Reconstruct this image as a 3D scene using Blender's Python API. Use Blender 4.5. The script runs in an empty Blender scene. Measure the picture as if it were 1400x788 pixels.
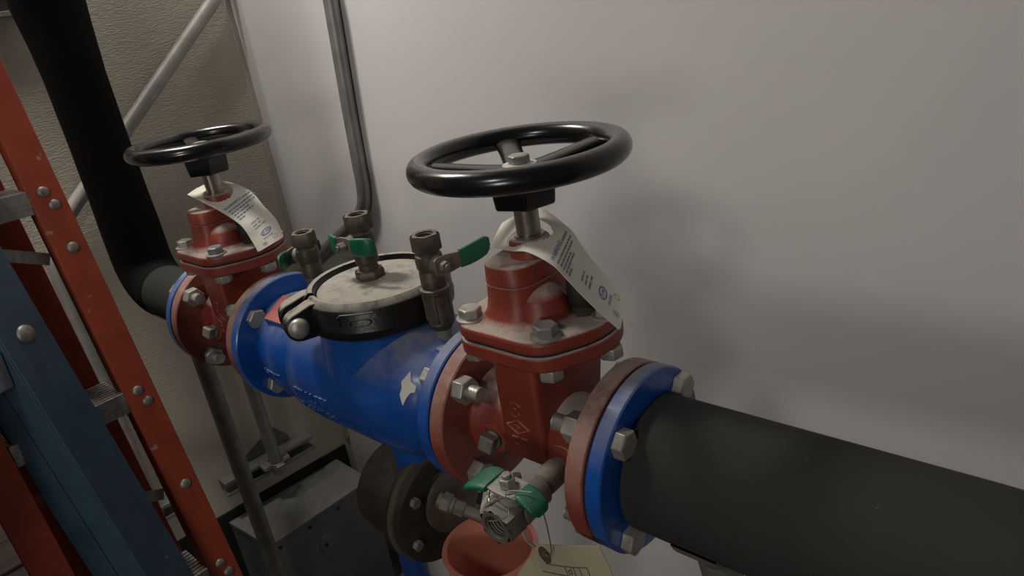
import bpy, math, random
from mathutils import Vector, Matrix
random.seed(7)
PI = math.pi
scene = bpy.context.scene
COL = scene.collection

# ------------------------------------------------------------------ camera
cam_d = bpy.data.cameras.new('camera')
cam = bpy.data.objects.new('camera', cam_d)
COL.objects.link(cam)
cam_d.sensor_width = 36.0
cam_d.lens = 962.35 / 1400 * 36.0
cam_d.clip_start = 0.01
_yaw, _pitch, _roll = -0.76225286, 0.39217034, -0.15208985
_f = Vector((math.sin(_yaw) * math.cos(_pitch), math.cos(_yaw) * math.cos(_pitch), -math.sin(_pitch)))
_r = Vector((math.cos(_yaw), -math.sin(_yaw), 0))
_u = _r.cross(_f)
_r2 = _r * math.cos(_roll) + _u * math.sin(_roll)
_u2 = -_r * math.sin(_roll) + _u * math.cos(_roll)
m = Matrix.Identity(4)
for i in range(3):
    m[i][0], m[i][1], m[i][2] = _r2[i], _u2[i], -_f[i]
m.translation = Vector((0.43745, -0.49399, 0.44360))
cam.matrix_world = m
scene.camera = cam

# ------------------------------------------------------------------ world, lights, exposure
world = bpy.data.worlds.new('world')
scene.world = world
world.use_nodes = True
world.node_tree.nodes['Background'].inputs[0].default_value = (1.0, 0.96, 0.92, 1)
world.node_tree.nodes['Background'].inputs[1].default_value = 0.035


def area(name, loc, target, sx, sy, power, col=(1, 0.95, 0.88)):
    d = bpy.data.lights.new(name, 'AREA')
    d.shape = 'RECTANGLE'
    d.size, d.size_y, d.energy, d.color = sx, sy, power, col
    o = bpy.data.objects.new(name, d)
    COL.objects.link(o)
    o.location = loc
    o.rotation_euler = (Vector(target) - Vector(loc)).to_track_quat('-Z', 'Y').to_euler()
    return o


area('ceiling_lamp_key', (-0.98, -0.22, 1.48), (-0.60, 0.05, 0.0), 0.20, 0.40, 21)
area('ceiling_lamp_room', (0.38, -1.75, 1.37), (-0.4, 0.3, 0.1), 0.26, 0.26, 4.6)
area('low_front_light', (0.86, -2.25, 0.40), (-0.4, 0.3, 0.2), 0.40, 0.40, 6.4)  # added low frontal fill light, its source unseen

vs = scene.view_settings
vs.view_transform = 'Standard'
vs.look = 'None'
vs.exposure = 0.25
vs.gamma = 1.0
vs.use_curve_mapping = False
try:
    scene.cycles.use_denoising = True
except Exception:
    pass


# ------------------------------------------------------------------ materials
def mat(name, col, rough=0.5, metal=0.0, var=0.12, scale=18.0, bump=0.0, bscale=60.0,
        dust=0.0, dcol=(0.34, 0.30, 0.26), dlo=0.45, spots=None, coat=0.0, stretch=None, spec=0.5, bdist=0.002):
    M = bpy.data.materials.new(name)
    M.use_nodes = True
    nt = M.node_tree
    b = nt.nodes['Principled BSDF']
    L = nt.links.new
    N = nt.nodes.new
    tc = N('ShaderNodeTexCoord')
    src = tc.outputs['Object']
    if stretch:
        mp = N('ShaderNodeMapping')
        mp.inputs['Scale'].default_value = stretch
        L(src, mp.inputs['Vector'])
        src = mp.outputs[0]
    n1 = N('ShaderNodeTexNoise')
    n1.inputs['Scale'].default_value = scale
    n1.inputs['Detail'].default_value = 6
    L(src, n1.inputs['Vector'])
    rp = N('ShaderNodeValToRGB')
    rp.color_ramp.elements[0].position = 0.3
    rp.color_ramp.elements[1].position = 0.72
    rp.color_ramp.elements[0].color = tuple(c * (1 - var) for c in col) + (1,)
    rp.color_ramp.elements[1].color = tuple(min(1, c * (1 + var)) for c in col) + (1,)
    L(n1.outputs['Fac'], rp.inputs['Fac'])
    out = rp.outputs['Color']
    rin = None
    if spots:
        sc_, lo, scol = spots
        ns = N('ShaderNodeTexNoise')
        ns.inputs['Scale'].default_value = sc_
        ns.inputs['Detail'].default_value = 3
        L(src, ns.inputs['Vector'])
        mr = N('ShaderNodeMapRange')
        mr.inputs[1].default_value = lo
        mr.inputs[2].default_value = lo + 0.03
        L(ns.outputs['Fac'], mr.inputs[0])
        mx = N('ShaderNodeMix')
        mx.data_type = 'RGBA'
        L(mr.outputs[0], mx.inputs[0])
        L(out, mx.inputs[6])
        mx.inputs[7].default_value = tuple(scol) + (1,)
        out = mx.outputs[2]
    if dust > 0:
        g = N('ShaderNodeNewGeometry')
        sp = N('ShaderNodeSeparateXYZ')
        L(g.outputs['Normal'], sp.inputs[0])
        mr = N('ShaderNodeMapRange')
        mr.inputs[1].default_value = dlo
        mr.inputs[2].default_value = 0.98
        L(sp.outputs['Z'], mr.inputs[0])
        n2 = N('ShaderNodeTexNoise')
        n2.inputs['Scale'].default_value = 38
        n2.inputs['Detail'].default_value = 8
        n2.inputs['Roughness'].default_value = 0.75
        L(tc.outputs['Object'], n2.inputs['Vector'])
        m2 = N('ShaderNodeMapRange')
        m2.inputs[1].default_value = 0.28
        m2.inputs[2].default_value = 0.55
        L(n2.outputs['Fac'], m2.inputs[0])
        mu = N('ShaderNodeMath')
        mu.operation = 'MULTIPLY'
        L(mr.outputs[0], mu.inputs[0])
        L(m2.outputs[0], mu.inputs[1])
        mu2 = N('ShaderNodeMath')
        mu2.operation = 'MULTIPLY'
        mu2.use_clamp = True
        L(mu.outputs[0], mu2.inputs[0])
        mu2.inputs[1].default_value = dust
        mx = N('ShaderNodeMix')
        mx.data_type = 'RGBA'
        L(mu2.outputs[0], mx.inputs[0])
        L(out, mx.inputs[6])
        mx.inputs[7].default_value = tuple(dcol) + (1,)
        out = mx.outputs[2]
        mr3 = N('ShaderNodeMapRange')
        mr3.inputs[3].default_value = rough
        mr3.inputs[4].default_value = 0.9
        L(mu2.outputs[0], mr3.inputs[0])
        rin = mr3.outputs[0]
    L(out, b.inputs['Base Color'])
    if rin is not None:
        L(rin, b.inputs['Roughness'])
    else:
        b.inputs['Roughness'].default_value = rough
    b.inputs['Metallic'].default_value = metal
    b.inputs['Specular IOR Level'].default_value = spec
    b.inputs['Coat Weight'].default_value = coat
    b.inputs['Coat Roughness'].default_value = 0.15
    if bump > 0:
        nb = N('ShaderNodeTexNoise')
        nb.inputs['Scale'].default_value = bscale
        nb.inputs['Detail'].default_value = 5
        L(src, nb.inputs['Vector'])
        bp = N('ShaderNodeBump')
        bp.inputs['Strength'].default_value = bump
        bp.inputs['Distance'].default_value = bdist
        L(nb.outputs['Fac'], bp.inputs['Height'])
        L(bp.outputs[0], b.inputs['Normal'])
    return M


RED = mat('red_oxide_paint', (0.225, 0.038, 0.023), 0.42, var=0.18, bump=0.15, bscale=180, dust=1.6, dcol=(0.43, 0.36, 0.315), dlo=0.55)
REDF = mat('dusty_red_flange', (0.215, 0.042, 0.028), 0.5, var=0.25, bump=0.15, bscale=180, dust=0.95, dcol=(0.37, 0.28, 0.24), dlo=-0.12)
BLUE = mat('blue_epoxy_paint', (0.006, 0.072, 0.33), 0.30, var=0.12, bump=0.12, bscale=120, dust=0.85, dcol=(0.28, 0.29, 0.33), dlo=0.40, coat=0.2)
GASKET = mat('black_rubber', (0.012, 0.012, 0.013), 0.8)
BLACK = mat('black_gloss_paint', (0.006, 0.006, 0.007), 0.24, bump=0.05, bscale=70, dust=0.10, dcol=(0.25, 0.24, 0.23), dlo=0.7, coat=0.3)
CLAMP = mat('black_cast_iron', (0.006, 0.006, 0.006), 0.36, bump=0.2, bscale=150, dust=1.5, dcol=(0.40, 0.37, 0.32), dlo=0.50)
COVER = mat('dusty_cover', (0.11, 0.12, 0.19), 0.7, var=0.5, scale=40, bump=0.5, bscale=160, dust=1.15, dcol=(0.43, 0.39, 0.33), dlo=0.4,
            spots=(26, 0.66, (0.16, 0.18, 0.42)))
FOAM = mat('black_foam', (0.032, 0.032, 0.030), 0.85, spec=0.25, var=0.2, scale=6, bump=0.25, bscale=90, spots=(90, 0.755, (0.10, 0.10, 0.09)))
FOAMB = mat('shaded_black_foam', (0.006, 0.006, 0.006), 0.9, spec=0.12, var=0.2, scale=6, bump=0.2, bscale=90)  # the stub's foam again, darkened so the riser's shade is in the colour
ZINC = mat('zinc_bolt', (0.40, 0.385, 0.345), 0.45, 0.55, var=0.25, scale=70, bump=0.1, bscale=200)
STEEL = mat('stem_steel', (0.30, 0.27, 0.23), 0.32, 0.85, var=0.25, scale=60)
GALV = mat('galvanised_tube', (0.27, 0.27, 0.265), 0.45, 0.5, var=0.15, scale=30)
PALE = mat('pale_weathered_tube', (0.36, 0.35, 0.325), 0.5, 0.2, var=0.15, scale=30)
GALVD = mat('old_steel', (0.17, 0.165, 0.155), 0.55, 0.4, var=0.25, scale=30)
BRONZE = mat('tarnished_bronze', (0.085, 0.072, 0.052), 0.5, 0.45, var=0.35, scale=60, bump=0.15, bscale=200, dust=0.5, dcol=(0.36, 0.33, 0.28), dlo=0.5)
DIRTY = mat('dusty_bronze', (0.17, 0.155, 0.125), 0.6, 0.3, var=0.3, scale=50, bump=0.2, bscale=150, dust=0.7, dcol=(0.38, 0.36, 0.31), dlo=0.2)
IRON = mat('dark_cast_iron', (0.030, 0.026, 0.021), 0.6, 0.2, var=0.3, scale=30, bump=0.3, bscale=120, dust=0.25)
RINGM = mat('brass_ring', (0.13, 0.115, 0.085), 0.5, 0.4, var=0.25, scale=40, dust=0.2)
HOLE = mat('dark_bore', (0.02, 0.018, 0.015), 0.7)
GREEN = mat('green_vinyl', (0.004, 0.115, 0.052), 0.38, var=0.2, scale=60, dust=0.25, dcol=(0.25, 0.42, 0.33), dlo=0.5)
PAPER = mat('white_tag_paper', (0.66, 0.64, 0.56), 0.7, var=0.07, scale=30, bump=0.1, bscale=40)
TAN = mat('manila_card', (0.40, 0.345, 0.235), 0.75, var=0.06, scale=30)
TANEDGE = mat('grommet_brown', (0.085, 0.055, 0.03), 0.7)
INKB = mat('blue_ink', (0.03, 0.07, 0.40), 0.7)
INKG = mat('grey_ink', (0.16, 0.17, 0.23), 0.7)
INKD = mat('dark_ink', (0.10, 0.075, 0.045), 0.7)
LABEL = mat('red_label', (0.42, 0.055, 0.05), 0.5, var=0.25, scale=60, dust=0.3, dcol=(0.5, 0.35, 0.33), dlo=0.5)
CHIP = mat('torn_white_label', (0.62, 0.60, 0.55), 0.6)
PLASTIC = mat('orange_plastic', (0.66, 0.25, 0.18), 0.45, var=0.15, scale=12)
TIE = mat('white_nylon', (0.50, 0.47, 0.40), 0.5)
WIRE = mat('wire', (0.45, 0.44, 0.42), 0.35, 0.9)
ORANGE = mat('orange_fibreglass', (0.32, 0.052, 0.020), 0.5, var=0.15, scale=25, bump=0.15, bscale=120, spots=(30, 0.70, (0.40, 0.22, 0.16)))
ALU = mat('aluminium', (0.42, 0.41, 0.39), 0.42, 0.75, var=0.25, scale=14, stretch=(1, 12, 6))
RIVET = mat('rivet_steel', (0.25, 0.23, 0.20), 0.5, 0.6, var=0.3, scale=90)
NAVY = mat('blue_fibreglass', (0.032, 0.070, 0.108), 0.5, var=0.25, scale=20, bump=0.15, bscale=140, spots=(60, 0.72, (0.12, 0.17, 0.21)))
BOXM = mat('grey_sheet_steel', (0.15, 0.15, 0.148), 0.5, 0.1, var=0.12, scale=20, dust=0.5, dcol=(0.28, 0.275, 0.26), dlo=0.6)
WOOD = mat('dark_wood', (0.030, 0.020, 0.013), 0.7, var=0.5, scale=10, stretch=(8, 1, 8), bump=0.3)
POSTB = mat('blue_post_paint', (0.008, 0.045, 0.20), 0.4)
FLOORM = mat('concrete', (0.14, 0.13, 0.12), 0.85, var=0.25, scale=5, bump=0.3)
WALLW = mat('white_plaster', (0.60, 0.585, 0.575), 0.62, var=0.045, scale=2.2, bump=0.06, bscale=30)
WALLB = mat('beige_plaster', (0.49, 0.45, 0.375), 0.8, var=0.05, scale=3.0, bump=1.0, bscale=230, stretch=(1, 0.55, 1.5), bdist=0.0022)
TRIMB = mat('beige_trim', (0.43, 0.40, 0.34), 0.7, var=0.04)
DARK = mat('dark_gap', (0.012, 0.012, 0.012), 0.8)


# ------------------------------------------------------------------ mesh helpers
def basis(d):
    d = Vector(d).normalized()
    a = Vector((0, 0, 1)) if abs(d.z) < 0.9 else Vector((1, 0, 0))
    x = a.cross(d).normalized()
    return x, d.cross(x), d


class G:
    def __init__(s):
        s.v, s.f = [], []

    def add(s, vs_, fs):
        o = len(s.v)
        s.v += [Vector(p) for p in vs_]
        s.f += [[i + o for i in f] for f in fs]
        return s

    def box(s, a, b, M=None):
        x0, y0, z0 = a
        x1, y1, z1 = b
        vs_ = [Vector(p) for p in ((x0, y0, z0), (x1, y0, z0), (x1, y1, z0), (x0, y1, z0), (x0, y0, z1), (x1, y0, z1), (x1, y1, z1), (x0, y1, z1))]
        if M is not None:
            vs_ = [M @ p for p in vs_]
        return s.add(vs_, [(0, 3, 2, 1), (4, 5, 6, 7), (0, 1, 5, 4), (1, 2, 6, 5), (2, 3, 7, 6), (3, 0, 4, 7)])

    def lathe(s, prof, o=(0, 0, 0), d=(0, 0, 1), seg=48, rot=0.0, cap=True, sy=1.0):
        """prof: list of (radius, height along d)"""
        x, y, z = basis(d)
        o = Vector(o)
        vs_, fs = [], []
        for r, h in prof:
            for k in range(seg):
                t = rot + 2 * PI * k / seg
                vs_.append(o + x * (r * math.cos(t)) + y * (r * sy * math.sin(t)) + z * h)
        n = len(prof)
        for i in range(n - 1):
            for k in range(seg):
                k2 = (k + 1) % seg
                fs.append((i * seg + k, i * seg + k2, (i + 1) * seg + k2, (i + 1) * seg + k))
        if cap:
            fs.append(tuple(reversed(range(seg))))
            fs.append(tuple(range((n - 1) * seg, n * seg)))
        return s.add(vs_, fs)

    def cyl(s, a, b, r, r2=None, seg=32, rot=0.0):
        a, b = Vector(a), Vector(b)
        return s.lathe([(r, 0), (r if r2 is None else r2, (b - a).length)], a, b - a, seg, rot)

    def hexa(s, a, b, af, rot=0.0):
        """hex prism across flats af, with chamfered far end"""
        a, b = Vector(a), Vector(b)
        h = (b - a).length
        r = af / 2 / math.cos(PI / 6)
        return s.lathe([(r, 0), (r, h * 0.86), (r * 0.90, h)], a, b - a, 6, rot)

    def tube(s, path, r, seg=12, closed=False, cap=True):
        path = [Vector(p) for p in path]
        n = len(path)
        rs = r if isinstance(r, (list, tuple)) else [r] * n
        vs_, fs = [], []
        t0 = (path[1] - path[0]).normalized()
        nx = basis(t0)[0]
        for i, p in enumerate(path):
            if closed:
                t = (path[(i + 1) % n] - path[i - 1]).normalized()
            else:
                t = (path[min(i + 1, n - 1)] - path[max(i - 1, 0)]).normalized()
            nx = (nx - t * nx.dot(t)).normalized()
            ny = t.cross(nx)
            for k in range(seg):
                a = 2 * PI * k / seg
                vs_.append(p + (nx * math.cos(a) + ny * math.sin(a)) * rs[i])
        m_ = n if closed else n - 1
        for i in range(m_):
            j = (i + 1) % n
            for k in range(seg):
                k2 = (k + 1) % seg
                fs.append((i * seg + k, i * seg + k2, j * seg + k2, j * seg + k))
        if cap and not closed:
            fs.append(tuple(reversed(range(seg))))
            fs.append(tuple(range((n - 1) * seg, n * seg)))
        return s.add(vs_, fs)

    def prism(s, poly, z0, z1, M=None):
        n = len(poly)
        vs_ = [Vector((p[0], p[1], z0)) for p in poly] + [Vector((p[0], p[1], z1)) for p in poly]
        if M is not None:
            vs_ = [M @ p for p in vs_]
        fs = [tuple(reversed(range(n))), tuple(range(n, 2 * n))] + [(i, (i + 1) % n, n + (i + 1) % n, n + i) for i in range(n)]
        return s.add(vs_, fs)

    def build(s, name, material, parent=None, bevel=0.0, angle=35, bseg=2, label=None):
        off = Vector((0, 0, 0))
        inv = None
        me = bpy.data.meshes.new(name)
        if parent is not None:
            inv = WM[parent.name].inverted()
        me.from_pydata([tuple(inv @ p) if inv is not None else tuple(p) for p in s.v], [], s.f)
        me.materials.append(material)
        me.polygons.foreach_set('use_smooth', [True] * len(me.polygons))
        me.set_sharp_from_angle(angle=math.radians(angle))
        me.update()
        o = bpy.data.objects.new(name, me)
        COL.objects.link(o)
        WM[o.name] = WM[parent.name].copy() if parent is not None else Matrix.Identity(4)
        if parent is not None:
            o.parent = parent
        if bevel > 0:
            md = o.modifiers.new('bevel', 'BEVEL')
            md.width = bevel
            md.segments = bseg
            md.limit_method = 'ANGLE'
            md.angle_limit = math.radians(40)
            md.harden_normals = False
        if label:
            o['label'] = label
        return o


WM = {}


def tag(o, label, cat, group=None):
    o['label'] = label
    o['category'] = cat
    if group:
        o['group'] = group
    return o


def thing(name, loc, label, cat, group=None, M=None):
    o = bpy.data.objects.new(name, None)
    o.empty_display_size = 0.02
    COL.objects.link(o)
    mm = M.copy() if M is not None else Matrix.Identity(4)
    mm.translation = Vector(loc)
    o.matrix_world = mm
    o.location = Vector(loc)
    if M is not None:
        o.rotation_euler = mm.to_euler()
    WM[o.name] = mm
    return tag(o, label, cat, group)


def copy_tree(o, parent=None):
    c = o.copy()
    COL.objects.link(c)
    if parent is not None:
        c.parent = parent
        if 'label' in c and False:
            pass
    for ch in [x for x in COL.objects if x.parent == o]:
        copy_tree(ch, c)
    return c


def struct(name, g, material, bevel=0):
    o = g.build(name, material, bevel=bevel)
    o['kind'] = 'structure'
    return o


def arc(c, r, a0, a1, n, ex, ey):
    c, ex, ey = Vector(c), Vector(ex), Vector(ey)
    return [c + ex * (r * math.cos(a0 + (a1 - a0) * i / n)) + ey * (r * math.sin(a0 + (a1 - a0) * i / n)) for i in range(n + 1)]


def smooth_path(pts, n=6):
    pts = [Vector(p) for p in pts]
    out = []
    for i in range(len(pts) - 1):
        p0 = pts[max(i - 1, 0)]
        p1, p2 = pts[i], pts[i + 1]
        p3 = pts[min(i + 2, len(pts) - 1)]
        for k in range(n):
            t = k / n
            out.append(0.5 * ((2 * p1) + (p2 - p0) * t + (2 * p0 - 5 * p1 + 4 * p2 - p3) * t * t + (3 * p1 - p0 - 3 * p2 + p3) * t ** 3))
    out.append(pts[-1])
    return out


def text_geo(body, size=1.0):
    cu = bpy.data.curves.new('text', 'FONT')
    cu.body = body
    cu.size = size
    cu.align_x = 'LEFT'
    cu.resolution_u = 2
    ob = bpy.data.objects.new('text', cu)
    COL.objects.link(ob)
    dg = bpy.context.evaluated_depsgraph_get()
    me = bpy.data.meshes.new_from_object(ob.evaluated_get(dg))
    vs_ = [v.co.copy() for v in me.vertices]
    fs = [tuple(p.vertices) for p in me.polygons]
    bpy.data.objects.remove(ob)
    bpy.data.curves.remove(cu)
    bpy.data.meshes.remove(me)
    return vs_, fs


# ------------------------------------------------------------------ the setting
FZ = -1.05
WO = Vector((-1.15, 0.40, 0))
_n = math.hypot(1, .09)
WU = Vector((-.09, -1, 0)) / _n
WN = Vector((1, -.09, 0)) / _n


def wl(u, off, z):
    """point on the left wall: u metres from the corner, off metres proud of it"""
    return WO + WU * u + WN * off + Vector((0, 0, z))


WLM = Matrix(((WU.x, WN.x, 0, WO.x), (WU.y, WN.y, 0, WO.y), (0, 0, 1, 0), (0, 0, 0, 1)))

struct('floor', G().box((-1.6, -3.2, FZ - 0.05), (2.6, 0.5, FZ)), FLOORM)
struct('wall_back', G().box((-1.4, 0.40, FZ), (2.6, 0.5, 2.3)), WALLW)
struct('wall_left', G().box((0, -0.08, FZ), (3.3, 0, 2.3), WLM), WALLB)
struct('trim_1', G().box((0, 0, -0.66), (0.012, 0.004, 2.3), WLM), TRIMB, 0.001)
struct('gap_shade_left', G().box((0.02, 0, FZ), (0.75, 0.006, -0.672), WLM), DARK)  # shade of the gap below the beige wall, painted as a dark sheet


# ------------------------------------------------------------------ gate valves
FR = 0.09525          # flange radius
BC = 0.1575 / 2 / math.sqrt(2)
XF = -0.6356          # far valve axis


def bolt_geo(parent, x_head, x_nut, sgn, y, z, stud=0.030):
    """flange bolt along x: head outside, nut and stud end on the valve side (sgn = direction head -> nut)"""
    g = G()
    g.hexa((x_head, y, z), (x_head - sgn * 0.0120, y, z), 0.0260, rot=random.uniform(0, 1))
    g.cyl((x_head, y, z), (x_nut + sgn * 0.001, y, z), 0.0078, seg=16)
    b_ = g.build('flange_bolt', ZINC, parent, 0.0008)
    n = G().hexa((x_nut, y, z), (x_nut + sgn * 0.0160, y, z), 0.0280, rot=random.uniform(0, 1))
    n.build('nut', ZINC, b_, 0.0008)
    t = G()
    prof = []
    L = stud
    k = int(L / 0.0022)
    for i in range(k + 1):
        h = L * i / k
        prof.append((0.0088 if i % 2 else 0.0078, h))
    prof.append((0.0055, L + 0.0008))
    t.lathe(prof, (x_nut + sgn * 0.002, y, z), (sgn, 0, 0), 18)
    t.build('stud_thread', ZINC, b_, angle=60)
    return b_


def plate_poly():
    base = [(-0.058, -0.070), (0.052, -0.070), (0.083, -0.014), (0.083, 0.026), (0.052, 0.072), (-0.058, 0.072), (-0.074, 0.015), (-0.074, -0.015)]
    rad = [0.022, 0.024, 0.03, 0.03, 0.022, 0.022, 0.02, 0.02]
    out = []
    n = len(base)
    for i in range(n):
        p0, p1, p2 = Vector(base[i - 1]), Vector(base[i]), Vector(base[(i + 1) % n])
        a = (p0 - p1)
        c = (p2 - p1)
        q = min(rad[i], a.length * .45, c.length * .45)
        s, e = p1 + a.normalized() * q, p1 + c.normalized() * q
        for k in range(6):
            t = k / 5
            out.append((s * (1 - t) ** 2 + p1 * 2 * t * (1 - t) + e * t * t))
    return out


def make_valve(label):
    root = thing('gate_valve', (0, 0, -FR), label, 'valve', 'flanged gate valves')
    # body: barrel along x plus flat gate chamber
    g = G()
    g.lathe([(0.056, -0.084), (0.050, -0.070), (0.045, -0.055), (0.045, 0.055), (0.050, 0.070), (0.056, 0.084)], (0, 0, 0), (1, 0, 0), 40)
    prof = [(-0.050, 0.115), (-0.050, 0.000), (-0.044, -0.012), (-0.02, -0.032), (0.02, -0.035), (0.045, -0.016), (0.058, 0.01), (0.068, 0.06), (0.070, 0.115)]
    Mx = Matrix(((0, 0, 1, -0.004), (1, 0, 0, 0), (0, 1, 0, 0), (0, 0, 0, 1)))
    g.prism(prof, -0.029, 0.028, Mx)
    g.build('body', RED, root, 0.006, bseg=3)
    for s in (-1, 1):
        f = G().lathe([(FR - 0.0015, 0), (FR, 0.0015), (FR, 0.0190), (FR - 0.0015, 0.0202)] if s > 0 else [(FR - 0.0015, 0), (FR, 0.0012), (FR, 0.0187), (FR - 0.0015, 0.0202)],
                      (0.0822 if s > 0 else -0.1024, 0, 0), (1, 0, 0), 96)
        f.build('flange', REDF, root)
        G().lathe([(0.091, 0), (0.091, 0.003)], (0.1024 if s > 0 else -0.1054, 0, 0), (1, 0, 0), 64).build('gasket', GASKET, root)
    pp = plate_poly()
    G().prism(pp, 0.1125, 0.1285).build('body_plate', RED, root, 0.0025)
    G().prism([(p[0] * .96, p[1] * .96) for p in pp], 0.1285, 0.1305).build('plate_gasket', GASKET, root)
    G().prism(pp, 0.1305, 0.1455).build('bonnet_plate', RED, root, 0.0045, bseg=3)
    # bonnet neck (rounded block, two pieces with a seam)
    def sq(rx, ry, n=48, e=2.9):
        o = []
        for k in range(n):
            t = 2 * PI * k / n + 0.5
            c, s_ = math.cos(t), math.sin(t)
            o.append((-0.008 + rx * math.copysign(abs(c) ** (2 / e), c), ry * math.copysign(abs(s_) ** (2 / e), s_)))
        return o
    g = G()
    rings = [(0.052, 0.1445), (0.046, 0.148), (0.041, 0.156), (0.0385, 0.168), (0.0375, 0.184), (0.0362, 0.1845)]
    vs_, fs = [], []
    for r, z in rings:
        vs_ += [Vector((x, y, z)) for x, y in sq(r - 0.0075, r + 0.0095)]
    for i in range(len(rings) - 1):
        for k in range(48):
            fs.append((i * 48 + k, i * 48 + (k + 1) % 48, (i + 1) * 48 + (k + 1) % 48, (i + 1) * 48 + k))
    g.add(vs_, fs)
    # dome bulge on the near side of the neck
    dome = []
    for i in range(9):
        a = PI / 2 * i / 8
        dome.append((0.030 * math.cos(a) ** 0.8, 0.036 * math.sin(a)))
    g.lathe([(0.040, -0.001), (0.034, 0.003)] + [(q, max(h, 0.006)) for q, h in dome[1:-1]] + [(0.0005, 0.036)], (0.016, -0.014, 0.1445), (0, 0, 1), 32)
    g.build('bonnet', RED, root, angle=50)
    g = G()
    g.add([Vector((x, y, z)) for r, z in ((0.0362, 0.1850), (0.0378, 0.1856), (0.0370, 0.2030), (0.0350, 0.2050)) for x, y in sq(r - 0.0075, r + 0.0095)],
          [(i * 48 + k, i * 48 + (k + 1) % 48, (i + 1) * 48 + (k + 1) % 48, (i + 1) * 48 + k) for i in range(3) for k in range(48)] + [tuple(range(144, 192))])
    g.build('packing_cap', RED, root, angle=50)
    g = G().lathe([(0.0215, 0.2045), (0.0215, 0.218), (0.0195, 0.2225), (0.0150, 0.2235)], (0, 0, 0), (0, 0, 1), 40)
    g.build('gland', RED, root)
    g = G()
    g.lathe([(0.0150, 0.2230), (0.0150, 0.2265), (0.0122, 0.227), (0.0122, 0.266)], (0, 0, 0), (0, 0, 1), 32)
    g.build('stem', STEEL, root, angle=30)
    # bonnet bolts
    for i, (x, y) in enumerate(((-0.050, -0.050), (0.047, -0.049), (0.075, 0.012))):
        b_ = G()
        b_.hexa((x, y, 0.1478), (x, y, 0.158), 0.0215, rot=random.uniform(0, 1))
        bo = b_.build('bonnet_bolt', ZINC if i != 1 else GALV, root, 0.0008)
        G().lathe([(0.0155, 0.1455), (0.0155, 0.1475), (0.013, 0.1482)], (x, y, 0), (0, 0, 1), 28).build('washer', ZINC, bo)
        G().hexa((x, y, 0.1125), (x, y, 0.1000), 0.0225, rot=0.3 + i).build('nut', ZINC, bo, 0.0008)
    # threaded dark nipple standing on the plate
    prof = []
    for i in range(9):
        prof.append((0.0135 if i % 2 else 0.0122, 0.1450 + 0.0012 * i))
    prof += [(0.0145, 0.156), (0.0150, 0.170), (0.0140, 0.185), (0.012, 0.187)]
    G().lathe(prof, (0.049, 0.010, 0), (0, 0, 1), 28).build('threaded_nipple', IRON, root, angle=60)
    # square-headed plug in a round boss
    px, py, pz = -0.052, -0.048, -0.006
    d = Vector((0.25, -1, 0.25)).normalized()
    c = Vector((px, py, pz))
    b_ = G().lathe([(0.020, -0.016), (0.0165, 0.0), (0.0135, 0.001)], c, d, 28).build('plug_boss', RED, root)
    p_ = G().lathe([(0.0115, 0.0), (0.0115, 0.006), (0.0085, 0.007)], c, d, 24)
    p_.lathe([(0.0125, 0.006), (0.0125, 0.018), (0.0108, 0.0195)], c, d, 4, rot=0.5)
    p_.build('square_plug', DIRTY, root, 0.0008)
    # boss for the drain valve
    G().lathe([(0.026, -0.018), (0.020, 0.004), (0.0165, 0.006)], (0.042, -0.040, -0.006), (0, -1, 0), 28).build('drain_boss', RED, root)
    # cast marks on the chamber face
    y0 = -0.0500
    def mark(pts, r=0.0012, closed=False):
        G().tube([Vector((a, y0, b)) for a, b in pts], r, 6, closed).build('cast_mark', RED, root)
    mark([(-0.0232, 0.0257), (-0.0076, 0.0339), (0.0069, 0.0257), (-0.009, 0.0169)], closed=True)
    mark([(-0.0141, 0.0271), (-0.0089, 0.0267), (-0.0058, 0.0251), (-0.0127, 0.0217)], 0.0009)
    mark([(-0.0144, 0.0535), (-0.0072, 0.0551), (-0.0014, 0.0528), (-0.0064, 0.0472), (-0.0101, 0.0486)])
    mark([(-0.015, 0.0409), (-0.0115, 0.0378), (-0.0069, 0.0381), (-0.003, 0.0421), (-0.0046, 0.0441)])
    mark([(-0.0188, 0.0111), (-0.0093, 0.0117)])
    mark([(-0.018, 0.0028), (-0.0103, 0.0028)])
    mark([(-0.0161, 0.0099), (-0.0159, 0.0046)], 0.0010)
    mark([(-0.0064, 0.0117), (0.0029, 0.0123)])
    mark([(-0.0257, 0.0588), (-0.0206, 0.0606)], 0.0009)
    mark([(0.0008, 0.0621), (0.0047, 0.0652)], 0.0009)
    # hand wheel: five spokes, dished a little to the hub
    zc = 0.3035
    R, r = 0.0955, 0.0112
    g = G()
    vs_, fs = [], []
    NA, NB = 96, 18
    for i in range(NA):
        a = 2 * PI * i / NA
        for k in range(NB):
            b = 2 * PI * k / NB
            q = R + r * math.cos(b)
            vs_.append(Vector((q * math.cos(a), q * math.sin(a), zc + r * 1.02 * math.sin(b))))
    for i in range(NA):
        for k in range(NB):
            i2, k2 = (i + 1) % NA, (k + 1) % NB
            fs.append((i * NB + k, i2 * NB + k, i2 * NB + k2, i * NB + k2))
    wheel = g.add(vs_, fs).build('hand_wheel', BLACK, root, angle=80)
    for i in range(5):
        a = math.radians(138 + 72 * i)
        ca, sa = math.cos(a), math.sin(a)
        path, ws = [], []
        n = 8
        g = G()
        vs_, fs = [], []
        for k in range(n + 1):
            t = k / n
            rr = 0.008 + (R - 0.006) * t
            zz = 0.2895 + (zc - 0.002 - 0.2895) * (t ** 1.4)
            w = 0.0140 - 0.0015 * math.sin(PI * t) + 0.003 * max(0, t - .8) * 5
            h = 0.0055
            for m_ in range(12):
                b = 2 * PI * m_ / 12
                yy, zo = w * math.cos(b), h * math.sin(b)
                vs_.append(Vector((rr * ca - yy * sa, rr * sa + yy * ca, zz + zo)))
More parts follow.
